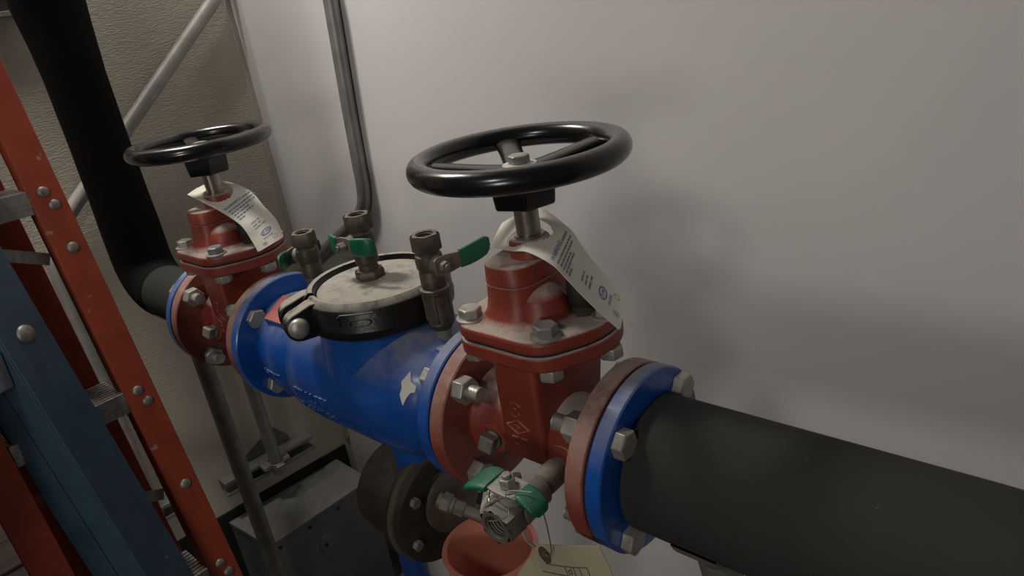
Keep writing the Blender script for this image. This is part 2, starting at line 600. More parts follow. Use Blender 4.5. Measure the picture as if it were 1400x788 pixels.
        for k in range(n):
            for m_ in range(12):
                m2 = (m_ + 1) % 12
                fs.append((k * 12 + m_, k * 12 + m2, (k + 1) * 12 + m2, (k + 1) * 12 + m_))
        g.add(vs_, fs).build('spoke', BLACK, wheel, angle=80)
    hub = G()
    hub.lathe([(0.0315, 0.2565), (0.0330, 0.2590), (0.0355, 0.2810), (0.034, 0.2850)], (0, 0, 0), (0, 0, 1), 6, rot=0.75)
    hub.lathe([(0.024, 0.285), (0.022, 0.2945)], (0, 0, 0), (0, 0, 1), 24)
    hub.build('hub', BLACK, wheel, 0.0015)
    w = G().lathe([(0.0165, 0.2942), (0.0165, 0.2960), (0.012, 0.2965)], (0, 0, 0), (0, 0, 1), 28).build('washer', CHIP, wheel)
    G().hexa((0, 0, 0.2960), (0, 0, 0.3045), 0.0185, rot=0.2).build('wheel_bolt', ZINC, wheel, 0.0008)
    # flange bolts, heads outside
    for s in (-1, 1):
        for y in (-BC, BC):
            for z in (-BC, BC):
                bolt_geo(root, s * 0.1226, s * 0.0822, -s, y, z)
    return root


near = make_valve('near red gate valve with round black hand wheel, bolted to the insulated pipe')
far = copy_tree(near)
far.location.x = XF
far['label'] = 'farther red gate valve with black hand wheel beside the beige wall'
for ch in [x for x in COL.objects if x.parent == far and x.name.startswith('hand_wheel')]:
    ch.rotation_euler = (0, 0, 0.45)

# ------------------------------------------------------------------ check valve body between the gate valves
XB0, XB1 = -0.513, -0.1225
bf = thing('backflow_preventer', (-0.315, 0, -0.10), 'blue cast backflow preventer body with black clamped lid between the two red valves', 'valve')
g = G()
g.lathe([(0.070, -0.515), (0.076, -0.490), (0.083, -0.470), (0.086, -0.440), (0.085, -0.424), (0.080, -0.414), (0.082, -0.408), (0.092, -0.396), (0.095, -0.360),
         (0.095, -0.215), (0.093, -0.190), (0.086, -0.165), (0.076, -0.148), (0.070, -0.138), (0.068, -0.122)], (0, 0, 0), (1, 0, 0), 64)
g.build('barrel', BLUE, bf, angle=40)
g = G().lathe([(0.096, 0.0), (0.088, 0.05), (0.084, 0.075), (0.084, 0.100)], (-0.27, 0, 0), (0, 0, 1), 64)
g.build('chamber', BLUE, bf, angle=40)
G().lathe([(0.098, 0), (0.0995, 0.0015), (0.0995, 0.0157), (0.098, 0.0172)], (-0.5302, 0, 0), (1, 0, 0), 96).build('flange', BLUE, bf)
G().lathe([(FR - .0015, 0), (FR, 0.0015), (FR, 0.0155), (FR - .0015, 0.0170)], (-0.1225, 0, 0), (1, 0, 0), 96).build('flange', BLUE, bf)
# pad under the test cock near the outlet flange and web rib
G().prism([(-0.030, -0.026), (0.030, -0.026), (0.030, 0.026), (-0.030, 0.026)], 0.05, 0.0745, Matrix.Translation((-0.158, 0, 0))).build('tapping_pad', BLUE, bf, 0.006, bseg=3)
G().lathe([(0.026, 0.06), (0.020, 0.092)], (-0.415, 0, 0), (0, 0, 1), 28).build('tapping_boss', BLUE, bf)
G().lathe([(0.030, -0.152), (0.034, -0.085)], (-0.269, 0.0, 0), (0, 0, 1), 32).build('bypass_port', BLUE, bf)
# lid
ZT = 0.137
CXY = (-0.27, 0.0, 0.0)
lid = G().lathe([(0.076, 0.100), (0.076, ZT - 0.006), (0.0745, ZT - 0.0045), (0.066, ZT - 0.003), (0.03, ZT - 0.0005), (0.001, ZT)], CXY, (0, 0, 1), 72)
lid.build('lid', COVER, bf, angle=40)
# black grooved clamp in two halves with lugs
AL = math.radians(246)
def half(a0, a1):
    n = 40
    prof = [(0.0790, 0.0935), (0.0925, 0.0935), (0.0955, 0.0965), (0.0962, 0.104), (0.0965, 0.1065), (0.0952, 0.108), (0.0950, 0.128), (0.0920, 0.1335), (0.0850, 0.1395), (0.0800, 0.1385), (0.0775, 0.1335)]
    vs_, fs = [], []
    k = len(prof)
    for i in range(n + 1):
        a = a0 + (a1 - a0) * i / n
        for r_, z_ in prof:
            vs_.append(Vector((CXY[0] + r_ * math.cos(a), r_ * math.sin(a), z_)))
    for i in range(n):
        for j in range(k):
            j2 = (j + 1) % k
            fs.append((i * k + j, i * k + j2, (i + 1) * k + j2, (i + 1) * k + j)[::-1])
    fs.append(tuple(range(k)))
    fs.append(tuple(reversed(range(n * k, (n + 1) * k))))
    return G().add(vs_, fs)
gap = 0.07
for hh in (0, 1):
    a0 = AL + PI * hh + gap
    a1 = AL + PI * (hh + 1) - gap
    cl = half(a0, a1).build('clamp_half', CLAMP, bf, angle=50)
    # lugs at both ends
    for ae, sg in (((a0, 1),) if hh == 0 else ((a1, -1),)):
        e = Vector((math.cos(ae), math.sin(ae), 0))
        t = Vector((-math.sin(ae), math.cos(ae), 0)) * sg
        Mm = Matrix(((e.x, 0, t.x, CXY[0]), (e.y, 0, t.y, 0), (0, 1, 0, 0), (0, 0, 0, 1)))
        pts = [(0.082, 0.0945)] + [(0.108 + 0.0185 * math.cos(b), 0.1130 + 0.0185 * math.sin(b)) for b in [math.radians(-85 + 17 * i) for i in range(11)]] + [(0.092, 0.1375), (0.082, 0.1370)]
        lg = G()
        lg.prism(pts, 0.002, 0.024, Mm)
        lg.build('lug', CLAMP, cl, 0.002)
for hh in (0,):
    ae = AL + PI * hh
    e = Vector((math.cos(ae), math.sin(ae), 0))
    t = Vector((-math.sin(ae), math.cos(ae), 0))
    c = Vector(CXY) + e * 0.109 + Vector((0, 0, 0.1135))
    g = G()
    dm = [(0.0130 * math.cos(a), 0.0095 * math.sin(a)) for a in [PI / 2 * i / 6 for i in range(6)]] + [(0.0004, 0.0095)]
    g.lathe([(0.0130, -0.002)] + dm, c + t * 0.0335, t, 28)
    g.cyl(c - t * 0.044, c + t * 0.033, 0.0062, seg=16)
    g.hexa(c - t * 0.0325, c - t * 0.0425, 0.0185, rot=0.4)
    g.build('clamp_bolt', ZINC, bf, angle=40)
# raised oval on the clamp side
q = []
for i in range(28):
    a = 2 * PI * i / 28
    th = math.radians(-52) + 0.13 * math.copysign(abs(math.cos(a)) ** .6, math.cos(a))
    q.append(Vector((CXY[0] + 0.0960 * math.cos(th), 0.0960 * math.sin(th), 0.1185 + 0.0042 * math.sin(a))))
G().tube(q, 0.0009, 6, True).build('raised_oval', CLAMP, bf)
q = [Vector((CXY[0] + 0.0958 * math.cos(math.radians(t)), 0.0958 * math.sin(math.radians(t)), z)) for t, z in ((-68, 0.116), (-68, 0.126), (-66, 0.129), (-58, 0.1295), (-50, 0.1295), (-42, 0.1295))]
G().tube(q, 0.0010, 6).build('raised_rib', CLAMP, bf)
# red label on a sloping pad
lp = [Vector((-0.470, -0.062, 0.066)), Vector((-0.408, -0.062, 0.066)), Vector((-0.420, -0.024, 0.087)), Vector((-0.470, -0.024, 0.087))]
nn = (lp[1] - lp[0]).cross(lp[3] - lp[0]).normalized()
mid = sum(lp, Vector()) / 4
pad = [mid + (p - mid) * 1.10 for p in lp]
G().add([p - nn * 0.028 for p in pad] + pad, [(3, 2, 1, 0), (4, 5, 6, 7), (0, 1, 5, 4), (1, 2, 6, 5), (2, 3, 7, 6), (3, 0, 4, 7)]).build('label_pad', BLUE, bf, 0.003)
G().add([p + nn * 0.0002 for p in lp] + [p + nn * 0.0014 for p in lp], [(3, 2, 1, 0), (4, 5, 6, 7), (0, 1, 5, 4), (1, 2, 6, 5), (2, 3, 7, 6), (3, 0, 4, 7)]).build('red_name_plate', LABEL, bf, label='small red name plate')
# torn white sticker at the outlet neck
def on_barrel(x, deg, r):
    a = math.radians(deg)
    return Vector((x, -r * math.cos(a), r * math.sin(a)))
def rb(x):
    tab = [(-0.515, .070), (-0.490, .076), (-0.470, .083), (-0.440, .086), (-0.424, .085), (-0.414, .080), (-0.408, .082), (-0.396, .092), (-0.360, .095), (-0.215, .095), (-0.190, .093), (-0.165, .086), (-0.148, .076), (-0.138, .070), (-0.122, .068)]
    for (a, ra), (b, rb_) in zip(tab, tab[1:]):
        if a <= x <= b:
            return ra + (rb_ - ra) * (x - a) / (b - a)
    return .09
pts = [(-0.159, 45.0), (-0.1615, 39.7), (-0.1645, 35.0), (-0.1625, 30.2), (-0.1635, 24.9), (-0.1595, 16.5), (-0.1562, 23.4), (-0.1527, 28.0), (-0.1486, 29.1), (-0.1484, 34.7), (-0.1549, 36.9)]
v0 = [on_barrel(x, d_, rb(x) + 0.0006) for x, d_ in pts]
v1 = [on_barrel(x, d_, rb(x) + 0.0014) for x, d_ in pts]
n = len(pts)
G().add(v0 + v1, [tuple(range(n, 2 * n)), tuple(reversed(range(n)))] + [(i, (i + 1) % n, n + (i + 1) % n, n + i) for i in range(n)]).build('torn_sticker', CHIP, bf, label='torn remains of a white sticker')
# raised cast letters (worn, illegible) on the barrel: short raised strokes
def stroke(x, d0, d1, w=0.0026, hgt=0.0016):
    g = G()
    r0 = rb(x) - 0.002
    r1 = rb(x) + hgt
    a = [on_barrel(x - w / 2, d0, r0), on_barrel(x + w / 2, d0, r0), on_barrel(x + w / 2, d1, r0), on_barrel(x - w / 2, d1, r0)]
    b = [on_barrel(x - w / 2, d0, r1), on_barrel(x + w / 2, d0, r1), on_barrel(x + w / 2, d1, r1), on_barrel(x - w / 2, d1, r1)]
    return g.add(a + b, [(3, 2, 1, 0), (4, 5, 6, 7), (0, 1, 5, 4), (1, 2, 6, 5), (2, 3, 7, 6), (3, 0, 4, 7)])
for x0, n_, d0, d1, st in ((-0.470, 7, -3, -8, 0.0062), (-0.378, 8, -2, -12, 0.0100), (-0.385, 13, -18, -23, 0.0068)):
    for i in range(n_):
        x = x0 + st * i
        if random.random() < 0.75:
            stroke(x, d0, d1, w=st * 0.30).build('cast_letter', BLUE, bf)
        if random.random() < 0.7:
            stroke(x + st * 0.28, d0, d0 - 1.8, w=st * 0.75).build('cast_letter', BLUE, bf)
        if random.random() < 0.5:
            stroke(x + st * 0.28, d1 + 1.8, d1, w=st * 0.75).build('cast_letter', BLUE, bf)

# ------------------------------------------------------------------ insulated pipes
pr = thing('insulated_pipe', (0.66, 0, -0.068), 'thick black foam insulated pipe running to the right from the near valve', 'pipe')
g = G().lathe([(0.0650, 0.1245), (0.0685, 0.127), (0.0685, 0.40), (0.0665, 0.52), (0.0680, 0.64), (0.0680, 1.5)], (0, 0, 0), (1, 0, 0), 64)
g.build('foam_sleeve', FOAM, pr, angle=40)
G().lathe([(FR - .0015, 0), (FR, 0.0015), (FR, 0.0155), (FR - .0015, 0.0170)], (0.1055, 0, 0), (1, 0, 0), 96).build('flange', BLUE, pr)

pl = thing('riser_pipe', (-0.90, 0, -0.05), 'matt black insulated riser pipe bending up beside the beige wall', 'pipe')
path = [Vector((-0.760, 0, 0)), Vector((-0.85, 0, 0)), Vector((-0.93, 0, 0.000))]
g = G().tube([(-0.7585, 0, 0), (-0.80, 0, 0), (-0.87, 0, 0.0), (-0.975, 0, 0.000)], [0.049, 0.050, 0.051, 0.052], 40)
g.build('foam_stub', FOAM, pl)
path = [Vector((-0.955, 0, 0.0))] + arc((-0.978, 0, 0.065), 0.065, -PI / 2, -PI, 10, (1, 0, 0), (0, 0, 1)) + [Vector((-1.043, 0, z)) for z in (0.12, 0.20, 0.30, 0.42, 0.475)] + \
       [Vector((-1.045, 0, 0.50)), Vector((-1.046, 0.0, 0.535)), Vector((-1.046, 0.0, 0.58)), Vector((-1.046, 0.0, 0.70)), Vector((-1.046, 0.0, 2.25))]
rs = [0.0505] + [0.054] * 11 + [0.054, 0.052, 0.051, 0.0515, 0.0545, 0.0565, 0.0595, 0.0625, 0.064, 0.064]
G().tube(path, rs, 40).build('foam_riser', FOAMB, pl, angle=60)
G().lathe([(FR - .0015, 0), (FR, 0.0015), (FR, 0.0155), (FR - .0015, 0.0170)], (XF - 0.1225, 0, 0), (1, 0, 0), 96).build('flange', BLUE, pl)

# ------------------------------------------------------------------ ball valves (test cocks)
def hexring(g, z0, z1, af, bore, rot=0.0, o=(0, 0, 0)):
    """hex collar open at the top with a bore"""
    r = af / 2 / math.cos(PI / 6)
    n = 6
    seg = 24
    # outer hex
    g.lathe([(r * .96, z0), (r, z0 + .001), (r, z1 - .002), (r * .93, z1)], o, (0, 0, 1), 6, rot, cap=False)
    vs_, fs = [], []
    for k in range(seg):
        a = rot + 2 * PI * k / seg
        ph = (a - rot) % (PI / 3) - PI / 6
        ro = r * .93 * math.cos(PI / 6) / math.cos(ph)
        vs_.append(Vector((ro * math.cos(a), ro * math.sin(a), z1)) + Vector(o))
    for rr, zz in ((bore, z1), (bore, z1 - .012)):
        for k in range(seg):
            a = rot + 2 * PI * k / seg
            vs_.append(Vector((rr * math.cos(a), rr * math.sin(a), zz)) + Vector(o))
    for i in range(2):
        for k in range(seg):
            k2 = (k + 1) % seg
            fs.append((i * seg + k, i * seg + k2, (i + 1) * seg + k2, (i + 1) * seg + k))
    fs.append(tuple(range(2 * seg, 3 * seg)))
    g.add(vs_, fs)


def ball_valve(loc, label, z_valve, z_top, sdir, ldir, style, grips, M=None, bodym=None, fit=None, nutm=None, gripm=None, rot=0.3, bend=0.0, sf=0.47):
    """vertical ball valve in local coordinates: fitting from 0 to z_valve, valve from there to z_top"""
    bodym = bodym or BRONZE
    nutm = nutm or DIRTY
    t = thing('ball_valve', loc, label, 'valve', 'small bronze ball valves with green handles', M)
    W = WM[t.name]
    def put(g, name, m_, par=None, **k):
        g.v = [W @ p for p in g.v]
        return g.build(name, m_, par or t, **k)
    zv, zt = z_valve, z_top
    H = zt - zv
    if style == 'coupling':
        g = G()
        prof = [(0.0095 if i % 2 else 0.0108, 0.0 + 0.0015 * i) for i in range(13)]
        g.lathe(prof, (0, 0, 0), (0, 0, 1), 24)
        put(g, 'threaded_nipple', DIRTY, angle=60)
        g = G().lathe([(0.0125, 0.0160), (0.0155, 0.0215), (0.0165, 0.0235), (0.0155, 0.026), (0.0155, zv - 0.008), (0.0178, zv - 0.006), (0.0178, zv - 0.001), (0.0130, zv + 0.001)], (0, 0, 0), (0, 0, 1), 32)
        put(g, 'coupling', bodym)
        g = G()
        for k in range(4):
            a = 0.6 + k * PI / 2
            g.box((0.0145, -0.002, 0.026), (0.0172, 0.002, zv - 0.007), Matrix.Rotation(a, 4, 'Z'))
        put(g, 'coupling_rib', bodym, bevel=0.0006)
    elif style == 'bushing':
        g = G()
        hexring(g, 0.0, 0.0115, 0.0335, 0.010, 0.2)
        g.lathe([(0.0125, 0.010), (0.0125, zv + 0.002)], (0, 0, 0), (0, 0, 1), 28)
        put(g, 'hex_bushing', bodym, bevel=0.0006)
    elif style == 'nipple':
        g = G().lathe([(0.0105, 0.0), (0.0105, 0.004), (0.0118, 0.006), (0.0118, zv + 0.002)], (0, 0, 0), (0, 0, 1), 28)
        put(g, 'pipe_nipple', DIRTY)
    g = G()
    g.lathe([(0.0130, zv), (0.0150, zv + 0.002), (0.0150, zv + H * .30), (0.0140, zv + H * .33), (0.0160, zv + H * .40), (0.0165, zv + H * .52), (0.0155, zv + H * .62), (0.0128, zv + H * .66), (0.0128, zt - 0.018)],
            (0, 0, 0), (0, 0, 1), 32)
    put(g, 'body', bodym)
    g = G()
    hexring(g, zt - 0.020, zt, 0.0300, 0.0105, rot)
    put(g, 'hex_end', bodym)
    # bore shows dark threads
    g = G()
    path = []
    for i in range(60):
        a = i / 60 * 2 * PI * 4
        path.append(Vector((0.0100 * math.cos(a), 0.0100 * math.sin(a), zt - 0.011 + 0.010 * i / 60)))
    g.tube(path, 0.0007, 5)
    put(g, 'bore_thread', DIRTY)
    # stem, lever and nut on one side
    zs = zv + H * sf
    s = Vector(sdir).normalized()
    l = Vector(ldir).normalized()
    w = l.cross(s).normalized()
    o = Vector((0, 0, zs))
    g = G().lathe([(0.0105, 0.012), (0.0105, 0.0205), (0.0085, 0.0215), (0.0060, 0.0235)], o, s, 24)
    put(g, 'stem_boss', nutm)
    g = G()
    lo = -0.021 if 2 in grips else -0.010
    hi = 0.021 if 3 not in grips else 0.032
    Mm = Matrix(((l.x, w.x, s.x, 0), (l.y, w.y, s.y, 0), (l.z, w.z, s.z, zs), (0, 0, 0, 1)))
    g.prism([(lo, -0.0085), (-0.006, -0.0115), (0.006, -0.0115), (hi, -0.0085), (hi, 0.0085), (0.006, 0.0115), (-0.006, 0.0115), (lo, 0.0085)], 0.0235, 0.0262, Mm)
    lev = put(g, 'lever', nutm if bodym is not BRONZE else DIRTY, bevel=0.0005)
    g = G().hexa(o + s * 0.0262, o + s * 0.0345, 0.0125, rot=0.3)
    g.cyl(o + s * 0.0345, o + s * 0.0375, 0.0038, seg=14)
    put(g, 'lever_nut', nutm, lev, bevel=0.0005)
    for gr in grips:
        sg = 1 if gr in (1, 3) else -1
        a0, a1 = (0.014, 0.041) if gr != 3 else (0.026, 0.070)
        if M is not None and gr == 2:
            a1 = 0.034
        n_ = 7
        vs_, fs = [], []
        for i in range(n_ + 1):
            t_ = i / n_
            x = sg * (a0 + (a1 - a0) * t_)
            hw = 0.0112 + 0.0012 * math.sin(PI * t_) - (0.004 if i == n_ else 0)
            hw *= (1.25 if gr == 1 else 0.85) if M is not None else 1.0
            th = 0.0032 - (0.0012 if i == n_ else 0)
            up = bend * t_ * t_
            zz = 0.0248 - 0.010 * t_ * t_ * (0 if gr == 3 else 1)
            for k in range(12):
                b = 2 * PI * k / 12
                cy_ = hw * math.copysign(abs(math.cos(b)) ** .5, math.cos(b))
                cz_ = th * math.copysign(abs(math.sin(b)) ** .6, math.sin(b))
                vs_.append(Mm @ Vector((x, cy_ + up, zz + cz_)))
        for i in range(n_):
            for k in range(12):
                k2 = (k + 1) % 12
                fs.append((i * 12 + k, i * 12 + k2, (i + 1) * 12 + k2, (i + 1) * 12 + k))
        fs.append(tuple(reversed(range(12))))
        fs.append(tuple(range(n_ * 12, (n_ + 1) * 12)))
        put(G().add(vs_, fs), 'green_grip', gripm or GREEN, lev, angle=60, label='green vinyl grip')
    return t


ball_valve((-0.158, 0, 0.0740), 'ball valve on a ribbed coupling, lever pointing to the wall behind the near valve', 0.069, 0.134, (1, -0.15, 0), (0.15, 1, 0), 'coupling', (3,), bend=-0.005)
ball_valve((-0.279, 0, ZT - 0.0008), 'ball valve on a hex bushing in the middle of the dusty lid', 0.020, 0.085, (-0.10, -1, 0), (1, 0.05, 0), 'bushing', (1, 2))
ball_valve((-0.415, 0, 0.088), 'ball valve behind the clamp lug next to the farther red valve', 0.030, 0.095, (-1, -0.25, 0), (-0.25, 1, 0), 'nipple', (1, 2))
MD = Matrix(((1, 0, 0, 0), (0, 0, -1, 0), (0, 1, 0, 0), (0, 0, 0, 1)))
ball_valve((0.039, -0.0455, -0.011), 'drain ball valve lying on its side under the near red valve', 0.030, 0.086, (0, 1, 0), (-1, 0, 0), 'nipple', (1, 2), M=MD, bodym=DIRTY, nutm=ZINC, rot=0.1, sf=0.62).scale = (1.2, 1.2, 1.2)

# ------------------------------------------------------------------ paper tags
def interp(lst, t):
    n = len(lst) - 1
    x = min(max(t, 0), 1) * n
    i = min(int(x), n - 1)
    f = x - i
    p0, p1, p2, p3 = Vector(lst[max(i - 1, 0)]), Vector(lst[i]), Vector(lst[i + 1]), Vector(lst[min(i + 2, n)])
    return 0.5 * ((2 * p1) + (p2 - p0) * f + (2 * p0 - 5 * p1 + 4 * p2 - p3) * f * f + (3 * p1 - p0 - 3 * p2 + p3) * f ** 3)


def paper_tag(label, lower, upper, hole_c, hole_r, loc, thick=0.0006):
    def S(s, w):
        a, b = interp(lower, s), interp(upper, s)
        return a + (b - a) * w
    def Nrm(s, w):
        e = 0.01
        return (S(s + e, w) - S(s - e, w)).cross(S(s, w + e) - S(s, w - e)).normalized()
    t = thing('paper_tag', loc, label, 'tag', 'printed white tags on the valve stems')
    NS, NW = 80, 32
    idx = {}
    vs_, fs = [], []
    g = G()
    keep = set()
    for i in range(NS):
        for j in range(NW):
            c = S((i + .5) / NS, (j + .5) / NW)
            if (Vector((c.x, c.y)) - Vector(hole_c)).length > hole_r:
                s_, w_ = (i + .5) / NS, (j + .5) / NW
                # rounded corners at the far end
                if s_ > 0.955 and (w_ < .06 or w_ > .94) and (s_ - .955) / .045 + abs(w_ - .5) * 2 > 1.65:
                    continue
                keep.add((i, j))
    used = sorted({(i + a, j + b) for i, j in keep for a in (0, 1) for b in (0, 1)})
    def pos(i, j):
        p = S(i / NS, j / NW)
        d = Vector((p.x, p.y)) - Vector(hole_c)
        # snap hole edge
        if d.length < hole_r + 0.0012 and d.length > 1e-6:
            q = Vector(hole_c) + d.normalized() * hole_r
            p = Vector((q.x, q.y, p.z))
        return p
    for k, (i, j) in enumerate(used):
        idx[(i, j)] = k
        vs_.append(pos(i, j))
    n0 = len(vs_)
    vs_ += [v - Nrm(min(max(i / NS, .02), .98), min(max(j / NW, .02), .98)) * thick for v, (i, j) in zip(list(vs_), used)]
    cnt = {}
    for i, j in keep:
        q = [idx[(i, j)], idx[(i + 1, j)], idx[(i + 1, j + 1)], idx[(i, j + 1)]]
        fs.append(tuple(q))
        fs.append(tuple(n0 + a for a in reversed(q)))
        for a, b in zip(q, q[1:] + q[:1]):
            cnt[(a, b)] = cnt.get((a, b), 0) + 1
    for (a, b) in cnt:
        if (b, a) not in cnt:
            fs.append((b, a, n0 + a, n0 + b))
    G().add(vs_, fs).build('sheet', PAPER, t, angle=60)

    def place(geo, s0, w0, size, name, m_):
        """flat print: text x runs along w (across), y runs back along s"""
        v2, f2 = geo
        out = []
        for p in v2:
            s_, w_ = s0 - p.y * size / LEN, w0 + p.x * size / WID
            out.append(S(s_, w_) + Nrm(s_, w_) * 0.00035)
        G().add(out, f2).build(name, m_, t)
    LEN = sum((S((k + 1) / 20, .5) - S(k / 20, .5)).length for k in range(20))
    WID = (S(.6, 1) - S(.6, 0)).length
    return t, place


def rects(rs_):
    v2, f2 = [], []
    for x, y, w, h in rs_:
        k = len(v2)
        n = max(1, int(w / 0.004))
        for i in range(n + 1):
            v2 += [Vector((x + w * i / n, y, 0)), Vector((x + w * i / n, y + h, 0))]
        for i in range(n):
            f2.append((k + 2 * i, k + 2 * i + 2, k + 2 * i + 3, k + 2 * i + 1))
    return v2, f2


def ring2(cx, cy, rx, ry, th, n=28):
    v2, f2 = [], []
    for i in range(n):
        a = 2 * PI * i / n
        v2 += [Vector((cx + rx * math.cos(a), cy + ry * math.sin(a), 0)), Vector((cx + (rx - th) * math.cos(a), cy + (ry - th) * math.sin(a), 0))]
    for i in range(n):
        j = (i + 1) % n
        f2.append((2 * i, 2 * j, 2 * j + 1, 2 * i + 1))
    return v2, f2


def print_tag(place):
    rnd = random.Random(3)
    place(text_geo('WARNING:', 1), 0.430, 0.08, 0.0066, 'warning_print', INKB)
    # small lines too fine to read
    for li in range(6):
        rs_ = []
        x = 0.0 if li else 0.033
        end = (0.050, 0.050, 0.046, 0.030, 0.034, 0.012)[li]
        while x < end:
            w = rnd.uniform(0.002, 0.006)
            rs_.append((x, 0, min(w, end - x), 0.0022))
            x += w + 0.0012
        place(rects(rs_), 0.430 + 0.026 * (li + (0.0 if li == 0 else .2)), 0.10, 1.0, 'fine_print', INKG)
    for li in range(3):
        rs_ = []
        x = 0.0
        for w in ((0.013, 0.005), (0.010, 0.008), (0.014, 0.009))[li]:
            k = int(w / 0.0022)
            for q in range(k):
                rs_.append((x, 0, 0.0014, 0.0026))
                x += 0.0021
            x += 0.002
        place(rects(rs_), 0.665 + 0.034 * li, 0.28, 1.0, 'rating_print', INKG)
    place(ring2(0.009, 0.0025, 0.0100, 0.0058, 0.0013), 0.835, 0.36, 1.0, 'oval_logo', INKB)
    place(text_geo('ZURN', 1), 0.832, 0.385, 0.0062, 'oval_logo_word', INKB)
    place(text_geo('WILKINS', 1), 0.888, 0.34, 0.0050, 'maker_word', INKB)
    place(ring2(0.004, 0, 0.0046, 0.0046, 0.0006), 0.935, 0.25, 1.0, 'approval_mark', INKG)
    place(ring2(0.004, 0, 0.0042, 0.0042, 0.0006), 0.920, 0.66, 1.0, 'approval_mark', INKG)
    place(rects([(0.001, -0.002, 0.006, 0.0012), (0.002, 0.0008, 0.004, 0.0012)]), 0.935, 0.25, 1.0, 'approval_mark', INKG)


tn, pn = paper_tag('curled white printed tag on the stem of the near valve',
    [(-0.0376, -0.02, 0.2139), (0.0019, -0.03, 0.2186), (0.0257, -0.034, 0.2216), (0.0545, -0.036, 0.2139), (0.0699, -0.034, 0.1989), (0.0828, -0.03, 0.1828), (0.0967, -0.024, 0.1652), (0.1094, -0.018, 0.1501)],
    [(-0.0689, 0.036, 0.2178), (-0.0448, 0.042, 0.2296), (-0.0193, 0.044, 0.2368), (0.0236, 0.034, 0.2221), (0.0428, 0.026, 0.2094), (0.0586, 0.022, 0.1953), (0.0776, 0.02, 0.1798), (0.0956, 0.018, 0.1668)],
    (0.0, 0.0), 0.0232, (0, 0, 0.205))
print_tag(pn)
tf, pf = paper_tag('curled white printed tag on the stem of the farther valve',
    [(-0.67, -0.0286, 0.2278), (-0.63, -0.0274, 0.2186), (-0.60, -0.018, 0.2029), (-0.565, -0.010, 0.1814), (-0.548, -0.0086, 0.1581), (-0.535, -0.0103, 0.1415)],
    [(-0.705, 0.0043, 0.2267), (-0.665, 0.0259, 0.235), (-0.61, 0.0406, 0.2196), (-0.575, 0.0406, 0.1947), (-0.552, 0.0421, 0.1736), (-0.535, 0.0371, 0.1495)],
    (-0.6356, 0.004), 0.0225, (XF, 0, 0.205))
print_tag(pf)

# manila inspection tag on a wire
A = Vector((0.005, -0.100, -0.131))
B = Vector((0.0425, -0.100, -0.068))
Cc = Vector((0.120, -0.100, -0.033))
D = Vector((0.075, -0.090, -0.165))
tt = thing('inspection_tag', (0.052, -0.1, -0.10), 'manila cardboard inspection tag with dark grommet hanging under the drain valve', 'tag')
# local frame: ex along the cut top edge B->C, ey perpendicular downwards
ex = (Cc - B).normalized()
ez = Vector((0.06, -0.98, 0.12)).normalized()
ez = (ez - ex * ez.dot(ex)).normalized()
ey = ez.cross(ex)
if ey.z > 0:
    ey = -ey
def TP(x, y, o=0.0):
    return B + ex * x + ey * y + ez * (o + 0.003 * math.sin(x * 40))
Wt = (Cc - B).length
outline = [(0.0, 0.0)] + [(Wt * i / 8, -0.0015 * math.sin(PI * i / 8)) for i in range(1, 9)] + [(Wt + 0.002, 0.02), (Wt + 0.002, 0.06), (Wt, 0.11), (-0.02, 0.125), (-0.066, 0.110), (-0.059, 0.040)]
hole = (0.0050, 0.0115)
HR = 0.0040
# triangulate ring-to-outline by angle
def ang(p):
    return math.atan2(p[1] - hole[1], p[0] - hole[0])
dense = []
for i in range(len(outline)):
    a_, b_ = outline[i], outline[(i + 1) % len(outline)]
    for k in range(6):
        dense.append((a_[0] + (b_[0] - a_[0]) * k / 6, a_[1] + (b_[1] - a_[1]) * k / 6))
vs_, fs = [], []
n = len(dense)
for off in (0.0, -0.0007):
    for lv in (0.0, 0.25, 0.5, 0.75, 1.0):
        for p in dense:
            a_ = ang(p)
            h = (hole[0] + HR * math.cos(a_), hole[1] + HR * math.sin(a_))
            vs_.append(TP(h[0] + (p[0] - h[0]) * lv, h[1] + (p[1] - h[1]) * lv, off))
for side in (0, 1):
    o_ = side * 5 * n
    for l_ in range(4):
        for i in range(n):
            j = (i + 1) % n
            q = (o_ + l_ * n + i, o_ + l_ * n + j, o_ + (l_ + 1) * n + j, o_ + (l_ + 1) * n + i)
            fs.append(q if side else q[::-1])
for i in range(n):
    j = (i + 1) % n
    fs.append((4 * n + i, 4 * n + j, 9 * n + j, 9 * n + i))
G().add(vs_, fs).build('card', TAN, tt, angle=60)
v2, f2 = ring2(hole[0], hole[1], 0.0092, 0.0092, 0.0050, 30)
G().add([TP(p.x, p.y, 0.0006) for p in v2] + [TP(p.x, p.y, 0.0002) for p in v2], f2 + [tuple(a + len(v2) for a in reversed(f)) for f in f2]).build('grommet', TANEDGE, tt)
def tag_print(v2, f2, name):
    G().add([TP(p.x, p.y, 0.0005) for p in v2], f2).build(name, INKD, tt)
ln = []
for y in (0.021, 0.031, 0.041, 0.051):
    ln.append((0.0 - 0.012 * (y > .025), y, 0.060 + 0.012 * (y > .025), 0.0008))
v2, f2 = rects(ln)
tag_print(v2, f2, 'table_rule')
v2, f2 = [], []
for x in (0.030, 0.042, 0.050, 0.060):
    k = len(v2)
    v2 += [Vector((x, 0.021, 0)), Vector((x + .0008, 0.021, 0)), Vector((x + .0008, 0.075, 0)), Vector((x, 0.075, 0))]
    f2.append((k, k + 1, k + 2, k + 3))
tag_print(v2, f2, 'table_rule')
def tag_text(s_, x, y, size, turn=False):
    v2, f2 = text_geo(s_, 1)
    if turn:
        v2 = [Vector((x - p.y * size, y + p.x * size, 0)) for p in v2]
    else:
        v2 = [Vector((x + p.x * size, y - p.y * size, 0)) for p in v2]
    tag_print(v2, f2, 'printed_letters')
